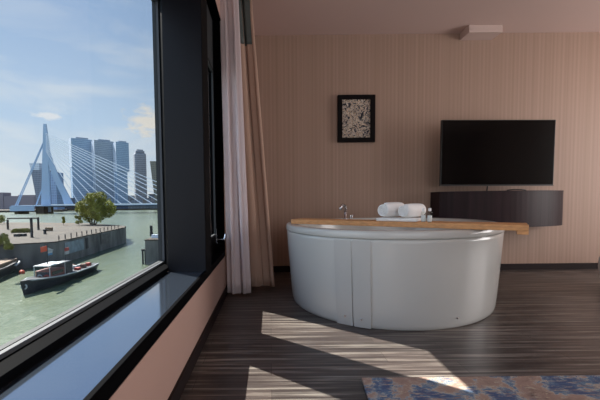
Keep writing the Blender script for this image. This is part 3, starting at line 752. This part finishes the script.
obj('bulwark_rail', MB().tube([TB @ Vector(p) for p in ((.0, -.1, 2.4), (3, -1.7, 2.25), (7, -2.35, 1.9), (12, -2.4, 1.62), (18, -2.3, 1.6), (22, -1.6, 1.6))], .14, 6).tube([TB @ Vector(p) for p in ((.0, .1, 2.4), (3, 1.7, 2.25), (7, 2.35, 1.9), (12, 2.4, 1.62), (18, 2.3, 1.6), (22, 1.6, 1.6))], .14, 6), whitem, tg, label='pale rail')
cabin = obj('cabin', MB().box(5.0, 9.2, -1.5, 1.5, 1.5, 3.2).xf(TB), cabr, tg, bevel=.1)
obj('cabin_window', MB().box(5.4, 8.8, -1.55, 1.55, 2.3, 3.0).box(4.95, 5.1, -1.2, 1.2, 2.3, 3.0).xf(TB), winb, cabin)
canopy = obj('canopy', MB().box(4.6, 9.6, -1.6, 1.6, 4.1, 4.25).xf(TB), whitem, tg, bevel=.08, label='flat white canopy')
for x in (4.8, 9.4):
    for yy in (-1.5, 1.5): obj('canopy_post', MB().box(x - .06, x + .06, yy - .06, yy + .06, 1.5, 4.1).xf(TB), whitem, canopy)
for i, (x, yy) in enumerate(((4.85, -.8), (4.85, .5))):
    pts = [TB @ Vector((x, yy + .42 * math.cos(t * PI / 8), 2.05 + .42 * math.sin(t * PI / 8))) for t in range(17)]
    obj('lifebuoy', MB().tube(pts, .11, 6, False), whitem if i else redm, tg, label='round lifebuoy')
pts = [TB @ Vector((.1, .5 * math.cos(t * PI / 8), 1.45 + .4 * math.sin(t * PI / 8))) for t in range(17)]
obj('bow_fender', MB().tube(pts, .14, 6, False), whitem, tg)
obj('wheelhouse', MB().box(10.4, 12.6, -1.1, 1.1, 1.5, 4.0).xf(TB), hullm, tg, bevel=.1)
obj('funnel', MB().tube([TB @ Vector((13.2, 0, 1.4)), TB @ Vector((13.4, 0, 3.6))], .4, 12), whitem, tg)
mast = obj('mast', MB().tube([TB @ Vector((6.5, 0, 4.1)), TB @ Vector((6.5, 0, 8.3))], .09, 6), darkm, tg)
obj('signal_flag', MB().box(4.7, 6.4, -.03, .03, 6.8, 7.8).xf(TB), orangem, mast, label='orange flag')
obj('pennant', MB().add([(6.6, 0, 7.5), (6.6, 0, 6.8), (8.6, 0, 6.7), (6.6, .06, 7.5), (6.6, .06, 6.8), (8.6, .06, 6.7)], [(0, 1, 2), (5, 4, 3), (0, 3, 4, 1), (1, 4, 5, 2), (2, 5, 3, 0)]).box(6.6, 8.0, -.03, .03, 6.2, 6.7).xf(TB), whitem, mast, label='white and blue pennant')
obj('pennant_band', MB().box(6.7, 7.9, -.05, .05, 5.9, 6.3).xf(TB), bluem, mast)
staff = obj('stern_staff', MB().tube([TB @ Vector((12.2, .2, 4)), TB @ Vector((12.6, .2, 6.6))], .06, 6), darkm, tg)
obj('stern_flag', MB().box(12.2, 13.6, .17, .23, 5.9, 6.6).xf(TB), redm, staff, label='red part of the flag')
obj('stern_flag', MB().box(12.2, 13.6, .17, .23, 5.2, 5.9).xf(TB), whitem, staff, label='white part of the flag')
for j, (x, yy, sx, cl) in enumerate(((14.5, -1, .9, redm), (15.7, .4, .8, whitem), (17, -.8, 1, deckm), (18.2, .6, .9, whitem), (19.3, -.5, .8, redm), (16.5, 1.2, .6, deckm), (20.6, 0, .8, deckm))):
    obj('deck_cargo', MB().box(x - sx / 2, x + sx / 2, yy - .5, yy + .5, 1.5, 2.1 + .15 * (j % 3)).xf(TB), cl, tg, bevel=.05)
# barge at left edge
bb = back(16, 269, z=ZW); be = back(-40, 292, z=ZW); d2 = (be - bb); L2_ = d2.length; d2.normalize(); p2 = Vector((-d2.y, d2.x, 0))
TB2 = Matrix.Translation(bb) @ Matrix((d2, p2, Vector((0, 0, 1)))).transposed().to_4x4()
bg = empty('moored_barge', tuple(bb + d2 * 8), label='dark barge with pale deck moored beside the quay at the left', category='boat')
obj('hull', hull(L2_, 5, 2.9, 2.3).xf(TB2), hullm, bg)
obj('deck_hatch', MB().box(3.5, L2_ - 1, -1.8, 1.8, 2.3, 3.1).xf(TB2), mat('tan_hatch', (110, 90, 72), .8), bg, bevel=.1)
for sg in (-1, 1):
    obj('hull_stripe', MB().tube([TB2 @ Vector((2.2, sg * 1.65, 2.3)), TB2 @ Vector((4, sg * 2.3, 2.1)), TB2 @ Vector((6.5, sg * 2.5, 1.9))], .22, 6), whitem, bg, label='white bow stripe')
P = back(22, 273.5, z=ZW)
obj('mooring_buoy', MB().lathe([(.1, -.3), (.5, -.1), (.62, .25), (.5, .6), (.1, .8)], P, 14), orangem, smooth=True, label='orange buoy floating between the barge and the tug', category='buoy')

# ------------------------------------------------------------------ light
w = bpy.data.worlds.new('sky'); bpy.context.scene.world = w; w.use_nodes = True
nt = w.node_tree; bg_ = nt.nodes['Background']
tc = nt.nodes.new('ShaderNodeTexCoord'); sp = nt.nodes.new('ShaderNodeSeparateXYZ'); nt.links.new(tc.outputs['Generated'], sp.inputs[0])
grad = ramp(nt, sp.outputs['Z'], [(0.0, lin((224, 230, 236))), (.07, lin((214, 226, 238))), (.2, lin((190, 213, 239))), (.42, lin((162, 189, 226))), (1, lin((96, 140, 196)))])
mp = nt.nodes.new('ShaderNodeMapping'); mp.inputs['Scale'].default_value = (2.2, 2.2, 9); nt.links.new(tc.outputs['Generated'], mp.inputs['Vector'])
cn = nnoise(nt, mp.outputs['Vector'], 1.6, 7, .55, .4)
cf = ramp(nt, cn, [(.47, (0, 0, 0, 1)), (.68, (.7, .7, .7, 1))])
# low cloud bank fades with height
lo = ramp(nt, sp.outputs['Z'], [(0, (1.3, 1.3, 1.3, 1)), (.12, (.8, .8, .8, 1)), (.5, (.3, .3, .3, 1))])
sky_c = mixc(nt, mixc(nt, 1.0, cf, lo, 'MULTIPLY'), grad, lin((236, 238, 240)))
def puff(col_in, px, py, ex, ez, seed, col):
    d_ = (back(px, py, y=100) - Vector((0, 0, H))).normalized()
    sub = nt.nodes.new('ShaderNodeVectorMath'); sub.operation = 'SUBTRACT'; nt.links.new(tc.outputs['Generated'], sub.inputs[0]); sub.inputs[1].default_value = d_
    sc = nt.nodes.new('ShaderNodeVectorMath'); sc.operation = 'MULTIPLY'; nt.links.new(sub.outputs[0], sc.inputs[0]); sc.inputs[1].default_value = (1 / ex, 1 / ex, 1 / ez)
    ln_ = nt.nodes.new('ShaderNodeVectorMath'); ln_.operation = 'LENGTH'; nt.links.new(sc.outputs[0], ln_.inputs[0])
    m2 = nt.nodes.new('ShaderNodeMapping'); m2.inputs['Scale'].default_value = (26, 26, 60); m2.inputs['Location'].default_value = (seed, 0, 0); nt.links.new(tc.outputs['Generated'], m2.inputs['Vector'])
    nn = nnoise(nt, m2.outputs['Vector'], 1, 4, .6)
    ad = nt.nodes.new('ShaderNodeMath'); ad.operation = 'MULTIPLY_ADD'; nt.links.new(nn, ad.inputs[0]); ad.inputs[1].default_value = 1.1; nt.links.new(ln_.outputs['Value'], ad.inputs[2])
    f_ = ramp(nt, ad.outputs[0], [(.75, (.9, .9, .9, 1)), (1.0, (.4, .4, .4, 1)), ])
    f_node = f_.node; e = f_node.color_ramp.elements.new(.99); f_node.color_ramp.elements[-1].color = (0, 0, 0, 1); e.color = (.15, .15, .15, 1)
    return mixc(nt, f_, col_in, lin(col))
sky_c = puff(sky_c, 48, 115.5, .085, .022, 0, (232, 234, 240))
sky_c = puff(sky_c, 149, 121, .13, .075, 3, (240, 232, 222))
# out-of-view sky brightened, away from the bridge, to light the tub's left side
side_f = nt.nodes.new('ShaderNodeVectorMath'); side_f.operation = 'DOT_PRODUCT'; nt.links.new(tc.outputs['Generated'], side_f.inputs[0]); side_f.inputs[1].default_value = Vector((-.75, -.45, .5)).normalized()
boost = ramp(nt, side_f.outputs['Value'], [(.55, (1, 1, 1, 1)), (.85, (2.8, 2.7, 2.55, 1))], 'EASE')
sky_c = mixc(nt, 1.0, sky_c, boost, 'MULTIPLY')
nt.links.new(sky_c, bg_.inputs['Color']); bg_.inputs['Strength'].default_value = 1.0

sun = bpy.data.lights.new('sun', 'SUN'); sun.energy = 14.5; sun.angle = math.radians(.5); sun.color = (1, .94, .87)
so = bpy.data.objects.new('sun', sun); C.objects.link(so); so.location = (-20, 16, 28)
so.rotation_euler = Vector((1, -.79, -1.4)).to_track_quat('-Z', 'Y').to_euler()

def area(name, loc, direction, sx, sy, power, col):
    l = bpy.data.lights.new(name, 'AREA'); l.shape = 'RECTANGLE'; l.size = sx; l.size_y = sy; l.energy = power; l.color = col
    o = bpy.data.objects.new(name, l); C.objects.link(o); o.location = loc
    o.rotation_euler = Vector(direction).to_track_quat('-Z', 'Z').to_euler(); return o
area('added_window_fill', (XR + .05, 2.2, 1.4), (-1, 0, 0), 2.4, 2.0, 108, (1, .93, .9))  # lamp added at the unseen right window to brighten the room
area('added_window_fill', (2.0, YB - .05, 1.4), (0, 1, 0), 3.4, 2.0, 34, (1, .95, .93))  # weaker fill lamp added behind the camera, at the unseen rear window
# drop helper properties
for o in bpy.data.objects:
    if '_o' in o: del o['_o']
